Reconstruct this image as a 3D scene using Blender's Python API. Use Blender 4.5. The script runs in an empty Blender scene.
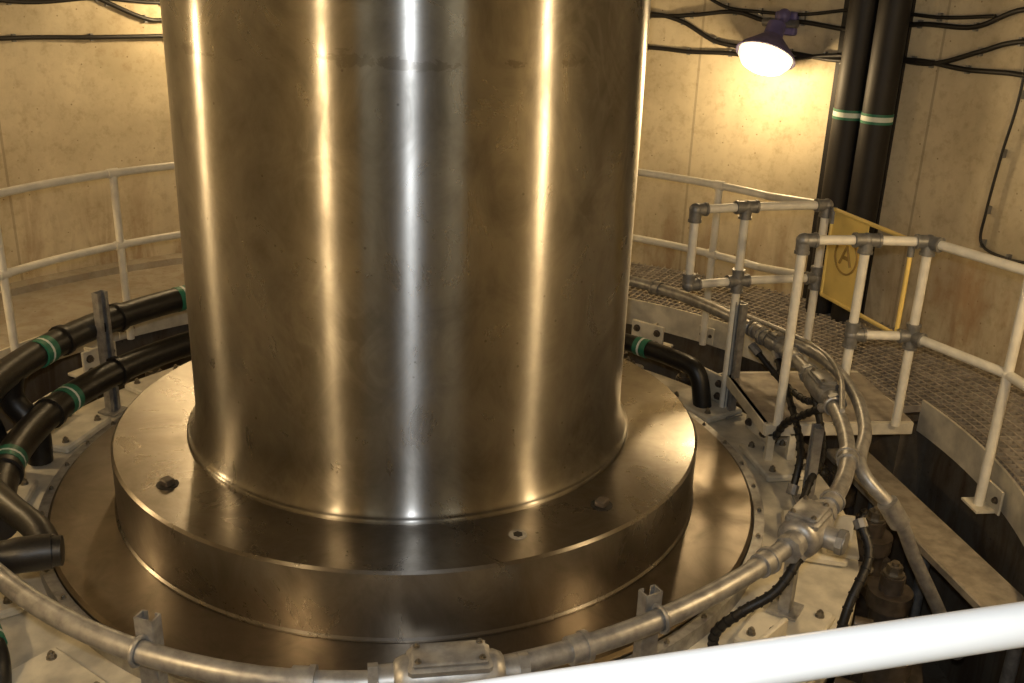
import bpy, math, random
from mathutils import Vector, Matrix
random.seed(4)
S=bpy.context.scene
rad=math.radians
def pol(r,a,z): return Vector((r*math.cos(rad(a)),r*math.sin(rad(a)),z))

# ---------------------------------------------------------------- materials
def newmat(name):
    m=bpy.data.materials.new(name); m.use_nodes=True
    nt=m.node_tree; b=nt.nodes["Principled BSDF"]
    return m,nt,b
def N(nt,t,**k):
    n=nt.nodes.new(t)
    for a,v in k.items(): setattr(n,a,v)
    return n
def noise(nt,scale,detail=4,rough=.55,mscale=(1,1,1),dist=0,loc=(0,0,0)):
    tc=N(nt,"ShaderNodeTexCoord"); mp=N(nt,"ShaderNodeMapping"); mp.inputs["Scale"].default_value=mscale; mp.inputs["Location"].default_value=loc
    nt.links.new(tc.outputs["Object"],mp.inputs[0])
    n=N(nt,"ShaderNodeTexNoise"); n.inputs["Scale"].default_value=scale; n.inputs["Detail"].default_value=detail
    n.inputs["Roughness"].default_value=rough; n.inputs["Distortion"].default_value=dist
    nt.links.new(mp.outputs[0],n.inputs["Vector"]); return n
def ramp(nt,src,stops):
    r=N(nt,"ShaderNodeValToRGB"); e=r.color_ramp.elements
    while len(e)<len(stops): e.new(.5)
    for i,(p,c) in enumerate(stops):
        e[i].position=p; e[i].color=(*c,1) if len(c)==3 else c
    nt.links.new(src,r.inputs[0]); return r
def mixc(nt,fac,a,b,mode='MIX'):
    m=N(nt,"ShaderNodeMix",data_type='RGBA',blend_type=mode)
    if isinstance(fac,(int,float)): m.inputs[0].default_value=fac
    else: nt.links.new(fac,m.inputs[0])
    for i,v in ((6,a),(7,b)):
        if isinstance(v,tuple): m.inputs[i].default_value=(*v,1)
        else: nt.links.new(v,m.inputs[i])
    return m.outputs[2]
def math2(nt,op,a,b=None):
    n=N(nt,"ShaderNodeMath",operation=op)
    for i,v in enumerate((a,b)):
        if v is None: continue
        if isinstance(v,(int,float)): n.inputs[i].default_value=v
        else: nt.links.new(v,n.inputs[i])
    return n.outputs[0]
def bump(nt,b,src,strength=.2,dist=.01):
    bp=N(nt,"ShaderNodeBump"); bp.inputs["Strength"].default_value=strength; bp.inputs["Distance"].default_value=dist
    nt.links.new(src,bp.inputs["Height"]); nt.links.new(bp.outputs[0],b.inputs["Normal"])
def simple(name,col,rough=.5,metal=0,var=.25,scale=12,bmp=.05,col2=None):
    m,nt,b=newmat(name)
    n=noise(nt,scale,5)
    c2=col2 or tuple(x*(1-var) for x in col)
    r=ramp(nt,n.outputs[0],[(.35,c2),(.62,col)])
    nt.links.new(r.outputs[0],b.inputs["Base Color"])
    b.inputs["Roughness"].default_value=rough; b.inputs["Metallic"].default_value=metal
    if bmp: bump(nt,b,n.outputs[0],bmp,.01)
    return m
def steel(name,c1,c2,r0,r1,aniso=.8,scuff=None):
    m,nt,b=newmat(name)
    big=noise(nt,1.3,6,.6,(1,1,.6),.4); fine=noise(nt,4,8,.66,(1,1,.7),1.1)
    r=ramp(nt,big.outputs[0],[(.3,c2),(.68,c1)])
    sm=ramp(nt,fine.outputs[0],[(.34,(.66,.645,.62)),(.55,(1,1,1))])
    col=mixc(nt,.7,r.outputs[0],sm.outputs[0],'MULTIPLY')
    rs=fine.outputs[0]
    if scuff is not None:
        tc=N(nt,"ShaderNodeTexCoord"); sx=N(nt,"ShaderNodeSeparateXYZ"); nt.links.new(tc.outputs["Object"],sx.inputs[0])
        nw=noise(nt,2.2,4,.6,(1,1,.3),.3)
        zz=math2(nt,'ADD',sx.outputs[2],math2(nt,'MULTIPLY',nw.outputs[0],.12))
        dz=math2(nt,'ABSOLUTE',math2(nt,'SUBTRACT',zz,scuff+.06))
        nn=noise(nt,11,8,.75,(1,1,1.6),.6); gate=noise(nt,3,2,.5,(1,1,.3),.0,(3,1,0))
        thr=math2(nt,'MULTIPLY',math2(nt,'SUBTRACT',math2(nt,'MULTIPLY',nn.outputs[0],gate.outputs[0]),.26),.28)
        msk=math2(nt,'LESS_THAN',dz,thr)
        col=mixc(nt,math2(nt,'MULTIPLY',msk,.4),col,(.14,.12,.10))
        sw=noise(nt,2.6,5,.55,(1,1,.9),3.2,(1.3,.4,2.0)); sg=noise(nt,1.5,2,.5,(1,1,1),0,(5,2,1))
        swr=ramp(nt,sw.outputs[0],[(.44,(0,0,0)),(.52,(1,1,1)),(.62,(0,0,0))]); sgr=ramp(nt,sg.outputs[0],[(.48,(0,0,0)),(.62,(1,1,1))])
        k=math2(nt,'MULTIPLY',swr.outputs[0],sgr.outputs[0])
        col=mixc(nt,math2(nt,'MULTIPLY',k,.18),col,(.58,.56,.52))
        rs=math2(nt,'SUBTRACT',fine.outputs[0],math2(nt,'MULTIPLY',k,.06))
        v=N(nt,"ShaderNodeTexVoronoi"); v.inputs["Scale"].default_value=9; nt.links.new(tc.outputs["Object"],v.inputs["Vector"])
        vr=ramp(nt,v.outputs["Distance"],[(.035,(.25,.22,.18)),(.06,(1,1,1))])
        col=mixc(nt,.5,col,vr.outputs[0],'MULTIPLY')
    nt.links.new(col,b.inputs["Base Color"])
    mr=N(nt,"ShaderNodeMapRange"); mr.inputs["From Min"].default_value=.32; mr.inputs["From Max"].default_value=.68
    mr.inputs["To Min"].default_value=r1; mr.inputs["To Max"].default_value=r0
    nt.links.new(rs,mr.inputs[0]); nt.links.new(mr.outputs[0],b.inputs["Roughness"])
    b.inputs["Metallic"].default_value=1
    b.inputs["Anisotropic"].default_value=aniso
    b.inputs["Anisotropic Rotation"].default_value=.25
    tg=N(nt,"ShaderNodeTangent",direction_type='RADIAL',axis='Z'); nt.links.new(tg.outputs[0],b.inputs["Tangent"])
    return m
M={}
M['shaft']=steel("machined_steel",(.43,.415,.39),(.20,.19,.175),.25,.37,1.0,1.75)
M['flange']=steel("flange_steel",(.40,.375,.34),(.23,.21,.185),.25,.34,.75)
M['disc']=steel("cover_steel",(.32,.28,.235),(.18,.155,.125),.32,.42,.5)
M['cream']=simple("cream_paint",(.72,.67,.54),.45,0,.35,7,.05)
M['rail']=simple("white_rail_paint",(.80,.77,.67),.38,0,.15,14,.04)
M['white']=simple("gloss_white_paint",(.62,.62,.61),.32,0,.04,8,.02)
M['galv']=simple("galvanised_steel",(.42,.41,.39),.42,.6,.38,22,.04)
M['grey']=simple("cast_fitting",(.26,.26,.255),.45,.5,.3,30,.1)
M['black']=simple("black_insulation",(.012,.011,.010),.42,0,.3,25,.15)
M['cable']=simple("black_cable",(.012,.011,.010),.5,0,.2,25,0)
M['dark']=simple("greasy_dark_steel",(.15,.12,.09),.42,.4,.6,9,.2)
M['bolt']=simple("bolt_steel",(.30,.27,.22),.4,.9,.3,30,0)
M['hole']=simple("bolt_hole_dark",(.02,.016,.012),.6,0,.2,10,0)
M['green']=simple("green_label",(.02,.17,.10),.5,0,.1,20,0)
M['tape']=simple("white_label",(.7,.75,.70),.5,0,.1,20,0)
M['yellow']=simple("yellow_sheet",(.92,.68,.20),.5,0,.12,6,.03)
M['emblem']=simple("emblem_print",(.35,.22,.05),.6,0,.1,20,0)
M['plank']=simple("ledge_timber",(.36,.31,.23),.75,0,.4,14,.2)
M['grate']=simple("grating_steel",(.44,.39,.32),.55,.2,.4,12,.0)
M['lampbody']=simple("lamp_housing_paint",(.17,.15,.36),.45,.2,.3,12,.05)
M['pipe']=simple("black_pipe_and_recess_shade",(.010,.008,.007),.6,0,.3,8,.05)
def emis(name,col,st):
    m,nt,b=newmat(name)
    n=noise(nt,20,1); r=ramp(nt,n.outputs[0],[(.2,tuple(c*.95 for c in col)),(.8,col)])
    nt.links.new(r.outputs[0],b.inputs["Emission Color"]); b.inputs["Emission Strength"].default_value=st
    b.inputs["Base Color"].default_value=(.8,.8,.8,1); return m
M['lens']=emis("lamp_lens_glow",(1,.78,.38),2.4)

def concrete(name,base,dark,stain,seams=True):
    m,nt,b=newmat(name)
    a=noise(nt,1.1,9,.66); f=noise(nt,14,8,.7); st=noise(nt,2.4,7,.62,(2.6,2.6,.5),.6)
    r=ramp(nt,a.outputs[0],[(.34,dark),(.58,base)])
    fr=ramp(nt,f.outputs[0],[(.32,(.66,.60,.52)),(.5,(1,1,1))])
    c=mixc(nt,.6,r.outputs[0],fr.outputs[0],'MULTIPLY')
    tc=N(nt,"ShaderNodeTexCoord"); sx=N(nt,"ShaderNodeSeparateXYZ"); nt.links.new(tc.outputs["Object"],sx.inputs[0])
    zr=N(nt,"ShaderNodeMapRange"); zr.inputs["From Min"].default_value=-.25; zr.inputs["From Max"].default_value=.7
    zr.inputs["To Min"].default_value=.75; zr.inputs["To Max"].default_value=.05
    nt.links.new(sx.outputs[2],zr.inputs[0])
    sr=ramp(nt,st.outputs[0],[(.47,(0,0,0)),(.62,(1,1,1))])
    mu=math2(nt,'MULTIPLY',sr.outputs[0],zr.outputs[0])
    c=mixc(nt,mu,c,stain)
    v=N(nt,"ShaderNodeTexVoronoi"); v.inputs["Scale"].default_value=13; nt.links.new(tc.outputs["Object"],v.inputs["Vector"])
    vr=ramp(nt,v.outputs["Distance"],[(.05,(.35,.28,.2)),(.09,(1,1,1))])
    c=mixc(nt,.8,c,vr.outputs[0],'MULTIPLY')
    if seams:
        at=math2(nt,'ARCTAN2',sx.outputs[1],sx.outputs[0])
        s=math2(nt,'LESS_THAN',math2(nt,'FRACT',math2(nt,'MULTIPLY',at,2.1)),.010)
        c=mixc(nt,math2(nt,'MULTIPLY',s,.4),c,(.14,.10,.06))
        n3=noise(nt,4,7,.65,(1.6,1.6,.6),.4)
        da=math2(nt,'ADD',math2(nt,'ABSOLUTE',math2(nt,'SUBTRACT',at,.34)),math2(nt,'MULTIPLY',math2(nt,'ABSOLUTE',math2(nt,'SUBTRACT',sx.outputs[2],.15)),.16))
        da=math2(nt,'ADD',da,math2(nt,'MULTIPLY',math2(nt,'SUBTRACT',n3.outputs[0],.5),.30))
        rr=ramp(nt,da,[(.0,(1,1,1)),(.09,(0,0,0))])
        c=mixc(nt,math2(nt,'MULTIPLY',rr.outputs[0],.6),c,(.32,.16,.06))
    nt.links.new(c,b.inputs["Base Color"]); b.inputs["Roughness"].default_value=.85
    bump(nt,b,f.outputs[0],.25,.01)
    return m
M['conc']=concrete("pit_wall_concrete",(.63,.55,.385),(.44,.375,.25),(.27,.17,.09))
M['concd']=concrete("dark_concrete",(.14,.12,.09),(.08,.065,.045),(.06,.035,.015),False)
M['concf']=concrete("floor_concrete",(.38,.34,.27),(.25,.22,.17),(.26,.21,.15),False)

# ---------------------------------------------------------------- mesh builder
class B:
    def __init__(s): s.v=[];s.f=[];s.m=[];s.mats=[]
    def mi(s,k):
        if k not in s.mats: s.mats.append(k)
        return s.mats.index(k)
    def add(s,vs,fs,k):
        o=len(s.v); s.v+= [tuple(x) for x in vs]; i=s.mi(k)
        for f in fs: s.f.append(tuple(o+x for x in f)); s.m.append(i)
    def box(s,c,d,k,rz=0,M3=None,ch=.0):
        c=Vector(c); hx,hy,hz=[x/2 for x in d]
        R=M3 if M3 is not None else Matrix.Rotation(rad(rz),3,'Z')
        ch=min(ch,hx*.6,hy*.6,hz*.6)
        if ch<=0:
            vs=[c+R@Vector((x*hx,y*hy,z*hz)) for z in(-1,1) for y in(-1,1) for x in(-1,1)]
            s.add(vs,[(0,2,3,1),(4,5,7,6),(0,1,5,4),(2,6,7,3),(0,4,6,2),(1,3,7,5)],k); return
        def ring(z,i):
            a,b_=hx-i,hy-i; q=ch
            return [c+R@Vector(p) for p in ((-a+q,-b_,z),(a-q,-b_,z),(a,-b_+q,z),(a,b_-q,z),(a-q,b_,z),(-a+q,b_,z),(-a,b_-q,z),(-a,-b_+q,z))]
        rs=[ring(-hz,ch),ring(-hz+ch,0),ring(hz-ch,0),ring(hz,ch)]
        vs=sum(rs,[]); fs=[]
        for j in range(3):
            for i in range(8):
                n=(i+1)%8; fs.append((j*8+i,j*8+n,j*8+8+n,j*8+8+i))
        fs.append(tuple(range(7,-1,-1))); fs.append(tuple(range(24,32)))
        s.add(vs,fs,k)
    def tube(s,pts,r,k,seg=12,closed=False,cap=True):
        pts=[Vector(p) for p in pts]; n=len(pts)
        rr=r if isinstance(r,(list,tuple)) else [r]*n
        T=[]
        for i in range(n):
            if closed: t=pts[(i+1)%n]-pts[i-1]
            else: t=pts[min(i+1,n-1)]-pts[max(i-1,0)]
            T.append(t.normalized())
        up=Vector((0,0,1)) if abs(T[0].z)<.9 else Vector((1,0,0))
        x=T[0].cross(up).normalized(); vs=[]
        for i in range(n):
            x=(x-T[i]*x.dot(T[i])).normalized(); y=T[i].cross(x)
            for j in range(seg):
                a=2*math.pi*j/seg; vs.append(pts[i]+(x*math.cos(a)+y*math.sin(a))*rr[i])
        fs=[]
        for i in range(n if closed else n-1):
            i2=(i+1)%n
            for j in range(seg):
                j2=(j+1)%seg; fs.append((i*seg+j,i*seg+j2,i2*seg+j2,i2*seg+j))
        if cap and not closed:
            fs.append(tuple(range(seg-1,-1,-1))); fs.append(tuple((n-1)*seg+j for j in range(seg)))
        s.add(vs,fs,k)
    def cyl(s,p0,p1,r,k,seg=16,r2=None): s.tube([p0,p1],[r,r if r2 is None else r2],k,seg)
    def hexb(s,p,axis,r,h,k='bolt'):
        p=Vector(p); axis=Vector(axis).normalized()
        s.cyl(p,p+axis*h*.25,r*1.35,k,14); s.cyl(p+axis*h*.25,p+axis*h,r,k,6); s.cyl(p+axis*h,p+axis*h*1.35,r*.5,k,8)
    def lathe(s,prof,k,seg=96,a0=0,a1=360,closedprof=False):
        full=abs(a1-a0-360)<1e-6; n=len(prof); c=seg if full else seg+1; vs=[]
        for i in range(c):
            a=rad(a0+(a1-a0)*i/seg)
            for r,z in prof: vs.append((r*math.cos(a),r*math.sin(a),z))
        fs=[]; m=n if closedprof else n-1
        for i in range(seg):
            i2=(i+1)%c
            for j in range(m):
                j2=(j+1)%n; fs.append((i*n+j,i2*n+j,i2*n+j2,i*n+j2))
        if closedprof and not full:
            fs.append(tuple(range(n-1,-1,-1))); fs.append(tuple(seg*n+j for j in range(n)))
        s.add(vs,fs,k)
    def lathe_at(s,prof,origin,axis,k,seg=28):
        o=Vector(origin); ax=Vector(axis).normalized(); q=Vector((0,0,1)).rotation_difference(ax); vs=[];n=len(prof)
        for i in range(seg):
            a=2*math.pi*i/seg
            for r,z in prof: vs.append(o+q@Vector((r*math.cos(a),r*math.sin(a),z)))
        fs=[]
        for i in range(seg):
            i2=(i+1)%seg
            for j in range(n-1): fs.append((i*n+j,i2*n+j,i2*n+j+1,i*n+j+1))
        s.add(vs,fs,k)
    def ball(s,c,r,k,sc=(1,1,1)):
        prof=[(max(1e-4,r*math.sin(math.pi*i/10))*sc[0],-r*math.cos(math.pi*i/10)*sc[2]) for i in range(11)]
        s.lathe_at(prof,c,(0,0,1),k,18)
    def done(s,name,ang=35,off=(0,0,0)):
        me=bpy.data.meshes.new(name); v=[(a+off[0],b_+off[1],c+off[2]) for a,b_,c in s.v]; me.from_pydata(v,[],s.f)
        for k in s.mats: me.materials.append(M[k])
        me.polygons.foreach_set("material_index",s.m)
        import bmesh
        bm=bmesh.new(); bm.from_mesh(me); bmesh.ops.recalc_face_normals(bm,faces=bm.faces); bm.to_mesh(me); bm.free()
        me.shade_smooth(); me.set_sharp_from_angle(angle=rad(ang)); me.update()
        o=bpy.data.objects.new(name,me); S.collection.objects.link(o); return o
def spline(pts,n=8):
    pts=[Vector(p) for p in pts]; out=[]
    P=[pts[0]*2-pts[1]]+pts+[pts[-1]*2-pts[-2]]
    for i in range(1,len(P)-2):
        a,b,c,d=P[i-1:i+3]
        for j in range(n):
            t=j/n; out.append(.5*((2*b)+(c-a)*t+(2*a-5*b+4*c-d)*t*t+(3*b-a-3*c+d)*t**3))
    out.append(pts[-1]); return out
def arc(r,a0,a1,z,n=None):
    n=n or max(2,int(abs(a1-a0)/2.5)); return [pol(r,a0+(a1-a0)*i/n,z) for i in range(n+1)]
def tang(a): return Vector((-math.sin(rad(a)),math.cos(rad(a)),0))
def rdir(a): return Vector((math.cos(rad(a)),math.sin(rad(a)),0))
OFF=(-.035,0,0)

# ---------------------------------------------------------------- room shell
RW=3.75; ZF=-.19; ZC=3.5; RI=2.74; RI2=2.93; AS=8
b=B(); b.lathe([(RW,ZF-1.6),(RW,ZC),(RW+.3,ZC),(RW+.3,ZF-1.6)],'conc',180,-70,250,True); b.done("wall_pit")
b=B(); b.lathe([(RW,ZF-1.6),(RW,.38),(RW+.3,.38),(RW+.3,ZF-1.6)],'conc',24,-110,-70,True); b.done("wall_sill")
b=B(); b.box((-1.48,-5.7,1.7),(.25,4.0,3.6),'conc'); b.done("wall_left")
b=B(); b.box((1.48,-5.7,1.7),(.25,4.0,3.6),'conc'); b.done("wall_right")
b=B(); b.box((0,-7.8,1.7),(3.2,.2,3.6),'conc'); b.done("wall_back")
b=B(); b.box((0,-5.7,.28),(2.7,4.0,.2),'concf'); b.done("floor_gallery")
b=B(); b.lathe([(1.2,ZC),(1.2,ZC+.2),(RW+.3,ZC+.2),(RW+.3,ZC)],'concd',96,0,360,True); b.box((0,-5.9,3.62),(3.2,3.9,.2),'concd'); b.done("ceiling")
b=B(); b.lathe([(0.01,-1.6),(RW,-1.6),(RW,-1.7),(0.01,-1.7)],'concd',64,0,360,False); b.done("floor_pit")
b=B(); b.lathe([(RI2+.06,-1.6),(RI2+.06,ZF-.12),(RI2+.25,ZF-.12),(RI2+.25,-1.6)],'concd',30,-40,AS,True)
b.lathe([(RI+.06,-1.6),(RI+.06,ZF-.12),(RI+.25,ZF-.12),(RI+.25,-1.6)],'concd',90,AS,238,True); b.done("wall_curb")

AC=66
b=B()
for (ri,a0,a1) in ((RI2,-40,AS),(RI,AS,AC)):
    b.lathe([(ri+.005,ZF-.06),(RW-.01,ZF-.06),(RW-.01,ZF-.10),(ri+.005,ZF-.10)],'concd',60,a0,a1,True)
    a=a0
    while a<=a1:
        p0=pol(ri+.02,a,ZF-.02); p1=pol(RW-.02,a,ZF-.02); c=(p0+p1)/2
        b.box(c,((p1-p0).length,.008,.04),'grate',rz=a); a+=.85
    r=ri+.04
    while r<RW-.03:
        b.lathe([(r-.005,ZF-.03),(r-.005,ZF+.001),(r+.005,ZF+.001),(r+.005,ZF-.03)],'grate',60,a0,a1,True); r+=.06
b.done("walkway_grating")
b=B(); b.lathe([(RI,ZF),(RW-.005,ZF),(RW-.005,ZF-.12),(RI,ZF-.12)],'concf',120,AC,236,True)
b.lathe([(RW-.14,ZF),(RW-.14,ZF+.05),(RW-.005,ZF+.05),(RW-.005,ZF)],'concf',120,AC,236,True); b.done("floor_walkway")
b=B()
for (ri,a0,a1) in ((RI2,-40,AS),(RI,AS,236)):
    b.lathe([(ri-.03,ZF-.16),(ri-.03,ZF+.03),(ri-.015,ZF+.03),(ri-.015,ZF-.145),(ri+.05,ZF-.145),(ri+.05,ZF-.16)],'cream',120,a0,a1,True)
b.done("walkway_edge_channel")

# ---------------------------------------------------------------- shaft
RS=1.008
b=B()
prof=[(RS+.048,.0),(RS+.048,.012)]
for i in range(15):
    ang=i/14*math.pi/2
    prof.append((RS+.042-.042*math.sin(ang) , .018+.17*(1-math.cos(ang))) )
prof+= [(RS,.5),(RS,ZC+.15)]
b.lathe(prof,'shaft',256); b.done("turbine_shaft",50)
b=B(); RF=1.385
b.lathe([(1.0,.0),(RF-.012,.0),(RF,-.010),(RF,-.285),(RF+.010,-.292),(RF+.010,-.30)],'flange',256)
for p in ((-1.02,-.69),(.77,-.94)):
    q=Vector((p[0],p[1],0)); an=math.degrees(math.atan2(p[1],p[0]))
    b.cyl(q,q+Vector((0,0,.003)),.046,'hole',20); b.box(q+Vector((0,0,.014)),(.045,.05,.028),'dark',rz=an+12,ch=.004)
q=Vector((.40,-1.15,0)); b.cyl(q,q+Vector((0,0,.003)),.036,'galv',20); b.cyl(q+Vector((0,0,.003)),q+Vector((0,0,.005)),.020,'hole',6)
for a_ in (75,120): 
    q=pol(1.22,a_,0); b.cyl(q,q+Vector((0,0,.004)),.04,'hole',20)
b.done("shaft_coupling_flange",30)
b=B()
b.lathe([(1.36,-.302),(1.665,-.302),(1.68,-.315),(1.68,-.40)],'disc',200)
b.done("shaft_seal_cover",30)
b=B()
b.lathe([(1.684,-.40),(1.684,-.325),(1.73,-.325),(1.73,-.40)],'galv',200,0,360,False)
for i in range(45): b.hexb(pol(1.708,i*8,-.325),(0,0,1),.009,.012,'bolt')
b.done("bolted_retaining_ring")
b=B()
b.lathe([(1.73,-.40),(2.16,-.42),(2.16,-.50),(2.10,-.54),(2.10,-1.6)],'cream',150)
for i in range(16):
    a=i*22.5+4
    b.box(pol(1.96,a,-.385),(.28,.40,.04),'cream',rz=a,ch=.01)
    for dr in(-.09,.09):
        for da in(-.14,.14):
            b.hexb(pol(1.96+dr,a,-.365)+tang(a)*da,(0,0,1),.014,.022,'bolt')
b.done("head_cover_deck")
b=B()
for i in range(30):
    a=i*12+3
    b.cyl(pol(2.32,a,-1.6),pol(2.32,a,-.62),.075,'dark',18); b.cyl(pol(2.32,a,-.62),pol(2.32,a,-.54),.10,'dark',18); b.cyl(pol(2.32,a,-.54),pol(2.32,a,-.46),.055,'dark',14)
    b.hexb(pol(2.32,a,-.46),(0,0,1),.035,.05,'bolt')
    c=pol(2.32,a,-.70)+tang(a)*.13
    b.box(c,(.12,.36,.07),'dark',rz=a+18,ch=.012)
    q=pol(2.36,a,-.64)+tang(a)*.26; b.cyl(q-Vector((0,0,.12)),q+Vector((0,0,.05)),.045,'dark',14); b.hexb(q+Vector((0,0,.05)),(0,0,1),.025,.03,'bolt')
    b.cyl(pol(2.17,a+6,-.60),pol(2.24,a+6,-.60),.035,'dark',12); b.hexb(pol(2.24,a+6,-.60),rdir(a+6),.025,.03,'bolt')
b.lathe([(2.2,-.95),(2.2,-.86),(2.5,-.86),(2.5,-.95)],'dark',120,0,360,True)
b.done("guide_vane_linkage")
b=B()
b.box((2.55,-.42,-.50),(.22,1.75,.05),'plank',rz=3.6,ch=.008)
b.box((2.665,-.41,-.56),(.04,1.75,.16),'plank',rz=3.6,ch=.008)
for y in(-1.1,-.3,.3): b.cyl((2.66,y,-1.6),(2.66,y,-.6),.03,'galv')
b.done("ledge_plank",35,(-.02,0,0))

# ---------------------------------------------------------------- conduit ring
def cr(a):
    T=[(-150,2.02),(-132,2.03),(-117,2.09),(-105,2.13),(-94,2.14),(-80,2.09),(-67,2.035),(-50,2.005),(-29,2.05),(-1,2.06),(17,2.13),(35,2.21),(49,2.27),(90,2.30)]
    if a<=T[0][0]: return T[0][1]
    for i,((x0,y0),(x1,y1)) in enumerate(zip(T,T[1:])):
        if a<=x1: 
            t=(a-x0)/(x1-x0); return y0+(y1-y0)*t
    return T[-1][1]
def crs(a): return sum(cr(a+d) for d in (-8,-4,0,4,8))/5
ZK=.13
b=B()
pts=[pol(crs(a),a,ZK) for a in range(-150,91,2)]
b.tube(pts,.035,'galv',18)
def along(a,da,rr,k='galv',seg=18):
    n=5; b.tube([pol(crs(a-da+2*da*i/n),a-da+2*da*i/n,ZK) for i in range(n+1)],rr,k,seg)
for a in (-139,-98.5,-76,-36,-52,-24,9,20,44): along(a,.7,.045); along(a+.9,.25,.050)
def junction(a,L,W,H,k='galv'):
    c=pol(crs(a),a,ZK); t=tang(a)
    R_=W*.5; prof=[(-.5,.60),(-.47,.82),(-.40,.96),(-.25,1),(0,1.03),(.25,1),(.40,.96),(.47,.82),(.5,.60)]
    b.tube([c+t*L*u for u,_ in prof],[R_*w for _,w in prof],k,20)
    b.box(c+Vector((0,0,R_*.78)),(W*.80,L*.74,R_*.5),k,rz=a,ch=.016)
    b.box(c+Vector((0,0,R_*1.08)),(W*.70,L*.66,.016),k,rz=a,ch=.006)
    for d in(-1,1):
        b.cyl(c+t*d*L*.45,c+t*d*(L*.5+.045),.050,k,18,.047); b.cyl(c+t*d*(L*.5+.04),c+t*d*(L*.5+.07),.054,k,8)
        for e in(-1,1): b.hexb(c+t*d*L*.28+rdir(a)*e*W*.25+Vector((0,0,R_*1.08+.008)),(0,0,1),.008,.008)
    return c
junction(-87,.33,.145,.13)
c=junction(-43,.22,.16,.12,'galv')
b.cyl(c,c+rdir(-41)*.15,.042,'galv'); b.cyl(c+rdir(-41)*.12,c+rdir(-41)*.145,.050,'grey',8)
junction(-2,.26,.12,.12,'grey'); junction(15,.13,.10,.10,'grey')
q=[pol(2.14,19,ZK-.01),pol(2.20,12,ZK+.02),pol(2.21,4,ZK+.03),pol(2.18,-6,ZK+.03),pol(2.14,-16,ZK+.02),pol(2.11,-24,ZK-.03),(2.06,-.98,-.06),(2.18,-.98,-.28),(2.34,-.98,-.55),(2.48,-.98,-.8)]
b.tube(spline(q,8),.030,'galv',16)
b.cyl((2.01,-.97,.0),(2.08,-.98,-.10),.045,'galv')
q=[pol(2.06,-12,.17),pol(2.15,-2,.20),pol(2.23,8,.18),pol(2.25,20,.15),pol(2.32,40,.12)]
b.tube(spline(q,8),.014,'galv',10)
b.done("galvanised_conduit_ring",40,(-.02,0,0))

def strut(a,r,z0,z1,w=.06):
    b=B(); c=pol(r,a,0); t=tang(a); n=rdir(a); h=z1-z0; zc=(z0+z1)/2
    b.box(c+n*.02+Vector((0,0,zc)),(.006,w,h),'galv',rz=a)
    for d in(-1,1):
        b.box(c+t*d*w*.5+Vector((0,0,zc)),(.042,.006,h),'galv',rz=a)
        b.box(c-n*.02+t*d*w*.36+Vector((0,0,zc)),(.006,w*.26,h),'galv',rz=a)
    z=z0+.06
    while z<z1-.03:
        b.box(c+n*.0175+Vector((0,0,z)),(.004,w*.3,.035),'hole',rz=a); z+=.07
    b.box(c+Vector((0,0,z0+.006)),(.12,.12,.012),'galv',rz=a)
    if abs(cr(a)-r)<.2 and -150<a<91:
        k=pol(crs(a),a,ZK); ring=[k+n*.043*math.cos(x)+Vector((0,0,.043*math.sin(x))) for x in [i*math.pi/8 for i in range(16)]]
        b.tube(ring,.008,'galv',8,closed=True)
    return b.done("strut_channel_post",35,(-.02,0,0))
strut(-112.5,2.05,-.40,.22); strut(-67,1.98,-.40,.20); strut(22,2.05,-.40,.30,.07); strut(151.5,1.905,-.40,.32,.07); strut(-38,1.94,-.36,.06)
strut(-8,2.0,-.40,.02)

# ---------------------------------------------------------------- black insulated pipes
def label(b,p,t,r,w=.045):
    p=Vector(p); t=Vector(t).normalized()
    b.cyl(p-t*w,p-t*w*.1,r+.003,'green',18); b.cyl(p-t*w*.1,p+t*w*.25,r+.003,'tape',18); b.cyl(p+t*w*.25,p+t*w,r+.003,'green',18)
b=B()
rA=.073
p1=[pol(2.05,200,.08),pol(1.98,180,.09)]+[pol(1.99,a,.10) for a in range(175,108,-5)]+[pol(2.0,100,.1)]
b.tube(spline(p1,3),rA,'black',18)
p2=[pol(1.83,a,-.13) for a in range(205,84,-5)]
b.tube(spline(p2,3),rA,'black',18)
b.tube(spline([pol(1.83,85,-.13),pol(1.84,60,-.13),pol(1.86,45,-.13),pol(1.90,32,-.14),pol(1.93,27,-.18),pol(1.94,25,-.38)],6),.055,'black',18)
b.tube(spline([pol(1.98,171,.1),pol(2.0,171,-.05),pol(1.9,171,-.2),pol(1.9,171,-.39)],5),.062,'black',16)
b.tube(spline([pol(2.02,178,.09),pol(2.04,177,-.02),pol(2.02,176,-.15),pol(2.0,175,-.39)],5),.055,'black',16)
b.tube(spline([pol(1.83,186,-.13),pol(1.90,186,-.2),pol(1.95,186,-.40)],5),.062,'black',16)
for a_,rr,zz in ((133,1.99,.1),(163,1.98,.1),(165,1.83,-.13),(187,1.83,-.13)):
    label(b,pol(rr,a_,zz),tang(a_),rA)
label(b,pol(1.873,39,-.133),tang(39),.056)
for a_ in (152,170,190,120): 
    q=pol(1.83,a_,-.13); b.cyl(q-tang(a_)*.015,q+tang(a_)*.015,rA+.012,'black',18)
for a_ in (146,158): 
    q=pol(1.99,a_,.1); b.cyl(q-tang(a_)*.015,q+tang(a_)*.015,rA+.012,'black',18)
b.tube(spline([(-1.80,-.55,-.02),(-1.62,-.85,.07),(-1.48,-1.03,.09),(-1.36,-1.16,.09),(-1.29,-1.26,.07)],7),.05,'black',16)
b.tube(spline([(-1.75,-1.32,.04),(-1.52,-1.33,.06),(-1.38,-1.31,.07),(-1.27,-1.28,.065)],6),[.060]*12+[.064]*7,'black',18)
b.cyl((-1.29,-1.285,.065),(-1.235,-1.275,.064),.054,'black',18)
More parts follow.
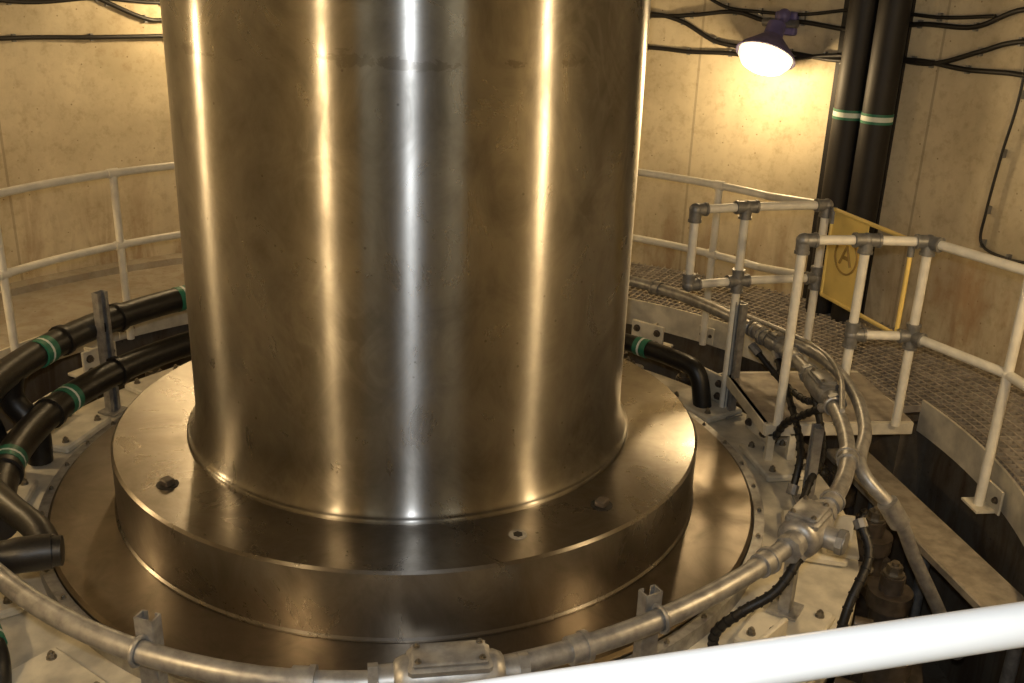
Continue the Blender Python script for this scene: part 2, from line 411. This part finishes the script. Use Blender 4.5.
b.tube(spline([(-1.83,-.45,-.10),(-1.72,-.72,-.08),(-1.66,-.95,-.16),(-1.56,-1.25,-.24),(-1.46,-1.42,-.28),(-1.44,-1.5,-.40)],7),.045,'black',16); label(b,(-1.51,-1.335,-.26),(.5,-.8,-.2),.047)
b.done("insulated_cooling_pipes",40,(-.02,0,0))

b=B()
for q in ([pol(2.10,14,.10),pol(2.05,8,-.02),pol(2.0,0,-.12),pol(1.97,-5,-.2),pol(1.92,-8,-.36)],
          [pol(2.10,4,.09),pol(2.12,0,-.1),pol(2.08,-5,-.2),pol(1.98,-10,-.25),pol(1.92,-14,-.36)],
          [pol(2.05,-45,.10),pol(2.03,-49,-.02),pol(1.96,-52,-.10),pol(1.88,-53,-.22),pol(1.86,-52,-.36)],
          [pol(2.05,-6,.1),pol(1.98,-3,.0),pol(1.93,0,-.1),pol(1.95,5,-.3),pol(1.95,6,-.36)],
          [pol(2.10,20,.06),pol(2.16,14,-.08),pol(2.17,8,-.10),pol(2.12,2,-.0),pol(2.10,-1,.08)],
          [pol(2.15,-36,.10),pol(2.22,-38,.0),pol(2.21,-42,-.15),pol(2.2,-44,-.4)]):
    s=spline(q,8); b.tube(s,.018,'cable',10)
    for i in range(0,len(s)-1,2): b.cyl(s[i],s[i]+(s[i+1]-s[i]).normalized()*.008,.0215,'cable',10)
    b.cyl(s[-3],s[-1],.028,'galv',8); b.cyl(s[0],s[2],.026,'galv',8)
b.done("flexible_hoses",40,(-.02,0,0))

def bracket(p,a,w=.24,h=.18):
    b=B(); p=Vector(p); t=tang(a); n=rdir(a)
    b.box(p,(.02,w,h),'cream',rz=a,ch=.004)
    b.box(p+n*.07-Vector((0,0,h*.5-.01)),(.16,w,.02),'cream',rz=a,ch=.004)
    for d in(-1,1):
        for z in(-.04,.04): b.hexb(p+t*d*w*.32+Vector((0,0,z))-n*.01,-n,.018,.02,'dark')
    b.box(p+n*.06+Vector((0,0,-.01)),(.12,.015,h*.8),'cream',rz=a)
    return b.done("gusset_bracket")
for a_,r_,z_ in ((146,2.22,-.22),(45,2.2,-.2),(27,2.03,-.28),(12,1.98,-.28),(-20,2.0,-.28),(-50,2.02,-.28),(162,2.1,-.3),(125,2.2,-.22)): bracket(pol(r_,a_,z_),a_)

# ---------------------------------------------------------------- railings
def fitting(b,p,dirs,r=.034,k='grey'):
    p=Vector(p); b.ball(p,r*1.08,k)
    for d in dirs:
        d=Vector(d).normalized(); b.cyl(p,p+d*.065,r,k,16); b.cyl(p+d*.055,p+d*.068,r*1.12,k,16)
RR=2.64; ZT=.77; ZM=.31; tr=.024
b=B()
A1=235
b.tube(arc(RR,33,A1,ZT),tr,'rail',14); b.tube(arc(RR,33,A1,ZM),tr,'rail',14)
for a_ in (41,60,82,104,134,151.5,172,194,216,234):
    b.cyl(pol(RR,a_,ZF-.14),pol(RR,a_,ZT),tr,'rail',14)
    for z in (ZT,ZM): b.cyl(pol(RR,a_,z)-tang(a_)*.035,pol(RR,a_,z)+tang(a_)*.035,.030,'rail',14)
    b.box(pol(RR+.035,a_,ZF-.08),(.012,.12,.12),'cream',rz=a_,ch=.003)
    for d in(-.035,.035): b.hexb(pol(RR+.03,a_,ZF-.08)+tang(a_)*d,-rdir(a_),.010,.012,'dark')
b.done("walkway_handrail",40)

Z1=.85
b=B()
P1=Vector((1.58,.72,Z1)); P2=Vector((1.89,.80,Z1)); P3=Vector((2.38,.86,Z1)); 
P4=pol(RR,33,ZT)+Vector((.035,0,0))
b.tube([P1,P2,P3],tr,'rail',14); b.tube([P3,P4],tr,'rail',14)
P1m=P1-Vector((0,0,.43)); P2m=P2-Vector((0,0,.43)); P3m=P3-Vector((0,0,.43))
b.cyl(P1,P1m,tr,'rail',14); b.tube([P1m,P2m,P3m],tr,'rail',14); b.tube([P3m,pol(RR,33,ZM)+Vector((.035,0,0))],tr,'rail',14)
b.cyl(P2,(P2.x,P2.y,-.38),tr,'rail',14); b.cyl(P3,(P3.x,P3.y,-.15),tr,'rail',14)
fitting(b,P1,[P2-P1,(0,0,-1)]); fitting(b,P2,[P1-P2,P3-P2,(0,0,-1)]); fitting(b,P3,[P2-P3,(0,0,-1)])
fitting(b,P1m,[P2-P1,(0,0,1)]); fitting(b,P2m,[P1-P2,P3-P2,(0,0,1),(0,0,-1)]); fitting(b,P3m,[P2-P3,(0,0,1),(0,0,-1)])
Q1=Vector((1.95,.10,Z1)); Q2=Vector((2.28,.11,Z1)); Q3=Vector((2.59,.08,Z1))
Q4=[Vector((2.81,-.43,Z1)),Vector((2.84,-1.15,Z1))]
path=[Q1,Q2,Q3]+Q4
D=Vector((0,0,-.50))
for off in (Vector((0,0,0)),D):
    pp=[p+off for p in path]
    if off.z: pp=pp[1:]
    for u,v in zip(pp,pp[1:]): b.cyl(u,v,tr,'rail',14)
b.cyl(Q1,(Q1.x,Q1.y,-.155),tr,'rail',14); b.cyl(Q2,(Q2.x,Q2.y,-.155),tr,'rail',14); b.cyl(Q3,(Q3.x,Q3.y,-.155),tr,'rail',14)
fitting(b,Q1,[Q2-Q1,(0,0,-1)]); fitting(b,Q2,[Q1-Q2,Q3-Q2,(0,0,-1)]); fitting(b,Q3,[Q2-Q3,Q4[0]-Q3,(0,0,-1)])
fitting(b,Q2+D,[Q3-Q2,(0,0,1),(0,0,-1)]); fitting(b,Q3+D,[Q2-Q3,Q4[0]-Q3,(0,0,1),(0,0,-1)])
for p in Q4:
    b.cyl(p,(p.x,p.y,ZF-.16),tr,'rail',14); b.ball(p,.026,'rail'); b.ball(p+D,.028,'rail')
    b.box((p.x+.01,p.y,ZF-.16),(.12,.14,.012),'cream'); b.box(Vector((p.x+.05,p.y,ZF-.10)),(.012,.20,.13),'cream',ch=.003)
    for d in(-.06,.06): b.hexb(Vector((p.x+.044,p.y+d,ZF-.10)),(-1,0,0),.014,.016,'dark')
b.done("access_bay_handrail",40,OFF)
b=B()
b.box((2.30,.47,-.17),(.82,.66,.03),'grate'); 
for y in(.12,.82): b.box((2.30,y,-.19),(.82,.03,.07),'cream',ch=.004)
b.box((1.90,.47,-.19),(.03,.70,.07),'cream',ch=.004)
for x in (1.93,2.05): b.box((x,.12,-.31),(.04,.03,.2),'cream')
b.done("access_platform",35,OFF)
b=B()
G1=Vector((2.40,.80,.84)); G2=Vector((2.53,.13,.84)); dz=Vector((0,0,-.50))
b.tube([G1,G2],.012,'yellow',10); b.tube([G1+dz,G2+dz],.012,'yellow',10); b.cyl(G1,G1+dz,.012,'yellow',10); b.cyl(G2,G2+dz,.012,'yellow',10)
gd=(G2-G1); az=math.degrees(math.atan2(gd.y,gd.x)); gc=G1+gd*.24+dz*.5
b.box(gc,(gd.length*.48,.006,.49),'yellow',rz=az)
gn=Vector((gd.y,-gd.x,0)).normalized()
if (Vector((0,-4.49,0))-gc).dot(gn)<0: gn=-gn
cc=G1+gd*.26+dz*.45
ringp=[cc+gn*.006+gd.normalized()*.10*math.cos(t)+Vector((0,0,.10*math.sin(t))) for t in [i*math.pi/12 for i in range(24)]]
b.tube(ringp,.006,'emblem',6,closed=True)
for s_ in(-1,1): b.tube([cc+gn*.006+gd.normalized()*.05*s_+Vector((0,0,-.05)),cc+gn*.006+Vector((0,0,.06))],.007,'emblem',6)
b.box(cc+gn*.005+Vector((0,0,-.01)),(.07,.006,.02),'emblem',rz=az)
b.cyl(G1+Vector((0,0,.01)),G1-Vector((0,0,.08)),.018,'grey'); b.cyl(G2+Vector((0,0,.01)),G2-Vector((0,0,.08)),.018,'grey')
b.done("yellow_safety_gate",40,OFF)

b=B()
for z in (1.43,.93): b.tube([(-1.2,-3.92,z),(1.2,-3.558,z)],.0235,'white',28)
for x,y in((-1.15,-3.912),(1.15,-3.565)): b.cyl((x,y,.38),(x,y,1.43),.0235,'white',20); b.cyl((x,y,.38),(x,y,.39),.06,'white'); b.ball((x,y,1.43),.03,'white')
b.done("guard_rail",40)

# ---------------------------------------------------------------- wall services
b=B(); wr=RW-.035
def wc(lst,r=.016):
    b.tube(spline([pol(wr,a,z) for a,z in lst],8),r,'cable',10)
    for a,z in lst[1:-1]: b.box(pol(wr+.015,a,z),(.03,.02,.05),'grey',rz=a)
wc([(150,1.50),(134,1.50),(126,1.49),(118,1.49),(105,1.5),(90,1.5),(75,1.5),(61,1.50),(56,1.49),(51,1.50),(45,1.49),(40,1.54),(34,1.57),(28,1.56),(23,1.66),(19,1.74),(10,1.80)])
wc([(150,1.9),(134,1.73),(125,1.75),(118,1.72),(105,1.76),(80,1.72),(61,1.73),(56,1.75),(51,1.79),(47,1.74),(43,1.75),(36,1.72),(30,1.79),(24,1.80),(19,1.92),(10,1.95)])
wc([(135,2.0),(128,1.84),(124,1.72),(120,1.61),(117,1.60),(105,1.6),(80,1.6),(66,1.66),(61,1.74),(57,1.70),(53,1.58),(49,1.55),(44,1.54),(38,1.52),(30,1.57),(24,1.55),(18,1.56),(10,1.52)])
wc([(60,2.0),(56,1.93),(52,1.82),(48,1.80),(43,1.80),(36,1.86),(28,1.84),(22,1.87)],.012)
wc([(18,1.9),(17.8,1.45),(18.4,1.1),(18.8,.75),(18.6,.54),(15.5,.50),(12,.52),(6,.5)],.009)
b.done("wall_cables",40)
b=B()
for a_,r_ in((35.0,3.58),(31.6,3.58)):
    b.cyl(pol(r_,a_,ZF-.05),pol(r_,a_,ZC-.01),.10,'pipe',28)
    b.cyl(pol(r_,a_,1.18),pol(r_,a_,1.215),.102,'tape',28); b.cyl(pol(r_,a_,1.165),pol(r_,a_,1.182),.103,'green',28); b.cyl(pol(r_,a_,1.213),pol(r_,a_,1.23),.103,'green',28)
    for z in (0.3,2.3): b.cyl(pol(r_,a_,z),pol(r_,a_,z+.04),.108,'pipe',28)
b.lathe([(RW-.03,ZF),(RW-.03,ZC-.01),(RW-.004,ZC-.01),(RW-.004,ZF)],'pipe',8,31.0,38.6,True)  # black wall strip, painting in the shade of the recess behind the pipes
b.done("vertical_drain_pipes",40)

# ---------------------------------------------------------------- lamps
def lamp(a,z,power,tilt=.6):
    b=B(); c=pol(RW-.30,a,z); ax=(-rdir(a)*tilt+Vector((0,0,-1))).normalized(); k=1.15
    sc=lambda L:[(r*k,h*k) for r,h in L]
    b.lathe_at(sc([(.001,-.20),(.055,-.20),(.06,-.12),(.09,-.09),(.165,-.02),(.185,.012),(.178,.015),(.16,0.0)]),c,ax,'lampbody')
    b.lathe_at(sc([(.165,.0),(.16,.035),(.13,.075),(.07,.10),(.001,.108)]),c,ax,'lens')
    t0=c-ax*.2; w=pol(RW-.04,a,z+.20)
    b.tube(spline([t0,(t0+w)/2+Vector((0,0,.03)),w],6),.022,'lampbody',10)
    b.box(w,(.06,.16,.16),'lampbody',rz=a,ch=.01); b.cyl(w-rdir(a)*.03-tang(a)*.10,w-rdir(a)*.03+tang(a)*.16,.028,'grey',12)
    b.ball(w-rdir(a)*.05+Vector((0,0,.05)),.05,'lampbody')
    b.done("wall_lamp",40)
    l=bpy.data.lights.new("lamp_light",'POINT'); l.energy=power; l.color=(1,.71,.37); l.shadow_soft_size=.06
    o=bpy.data.objects.new("lamp_light",l); o.location=c+ax*.21; S.collection.objects.link(o)
lamp(44.8,1.535,36); lamp(-37,1.7,62); lamp(-123,1.7,54); lamp(174,1.7,50); lamp(115,1.9,34)
fl=bpy.data.lights.new("camera_flash",'POINT'); fl.energy=125; fl.color=(.88,.94,1); fl.shadow_soft_size=.03
fo=bpy.data.objects.new("camera_flash",fl); fo.location=(-.06,-4.47,2.24); S.collection.objects.link(fo)

w=bpy.data.worlds.new("World"); S.world=w; w.use_nodes=True
w.node_tree.nodes["Background"].inputs[0].default_value=(1,.8,.55,1); w.node_tree.nodes["Background"].inputs[1].default_value=.01

# ---------------------------------------------------------------- camera
F=1000.0; P=rad(20.9); Y=rad(6.5); RO=rad(2.0)
C=Vector((-.03,-4.49,2.09))
Fw=Vector((math.sin(Y)*math.cos(P),math.cos(Y)*math.cos(P),-math.sin(P)))
R0=Vector((math.cos(Y),-math.sin(Y),0)); U0=R0.cross(Fw)
R=R0*math.cos(RO)+U0*math.sin(RO); U=U0*math.cos(RO)-R0*math.sin(RO)
cam=bpy.data.cameras.new("camera"); co=bpy.data.objects.new("camera",cam); S.collection.objects.link(co)
m=Matrix((R,U,-Fw)).transposed().to_4x4(); m.translation=C; co.matrix_world=m
cam.sensor_width=36; cam.lens=36*F/1024; cam.clip_start=.05; S.camera=co
S.view_settings.view_transform='Standard'
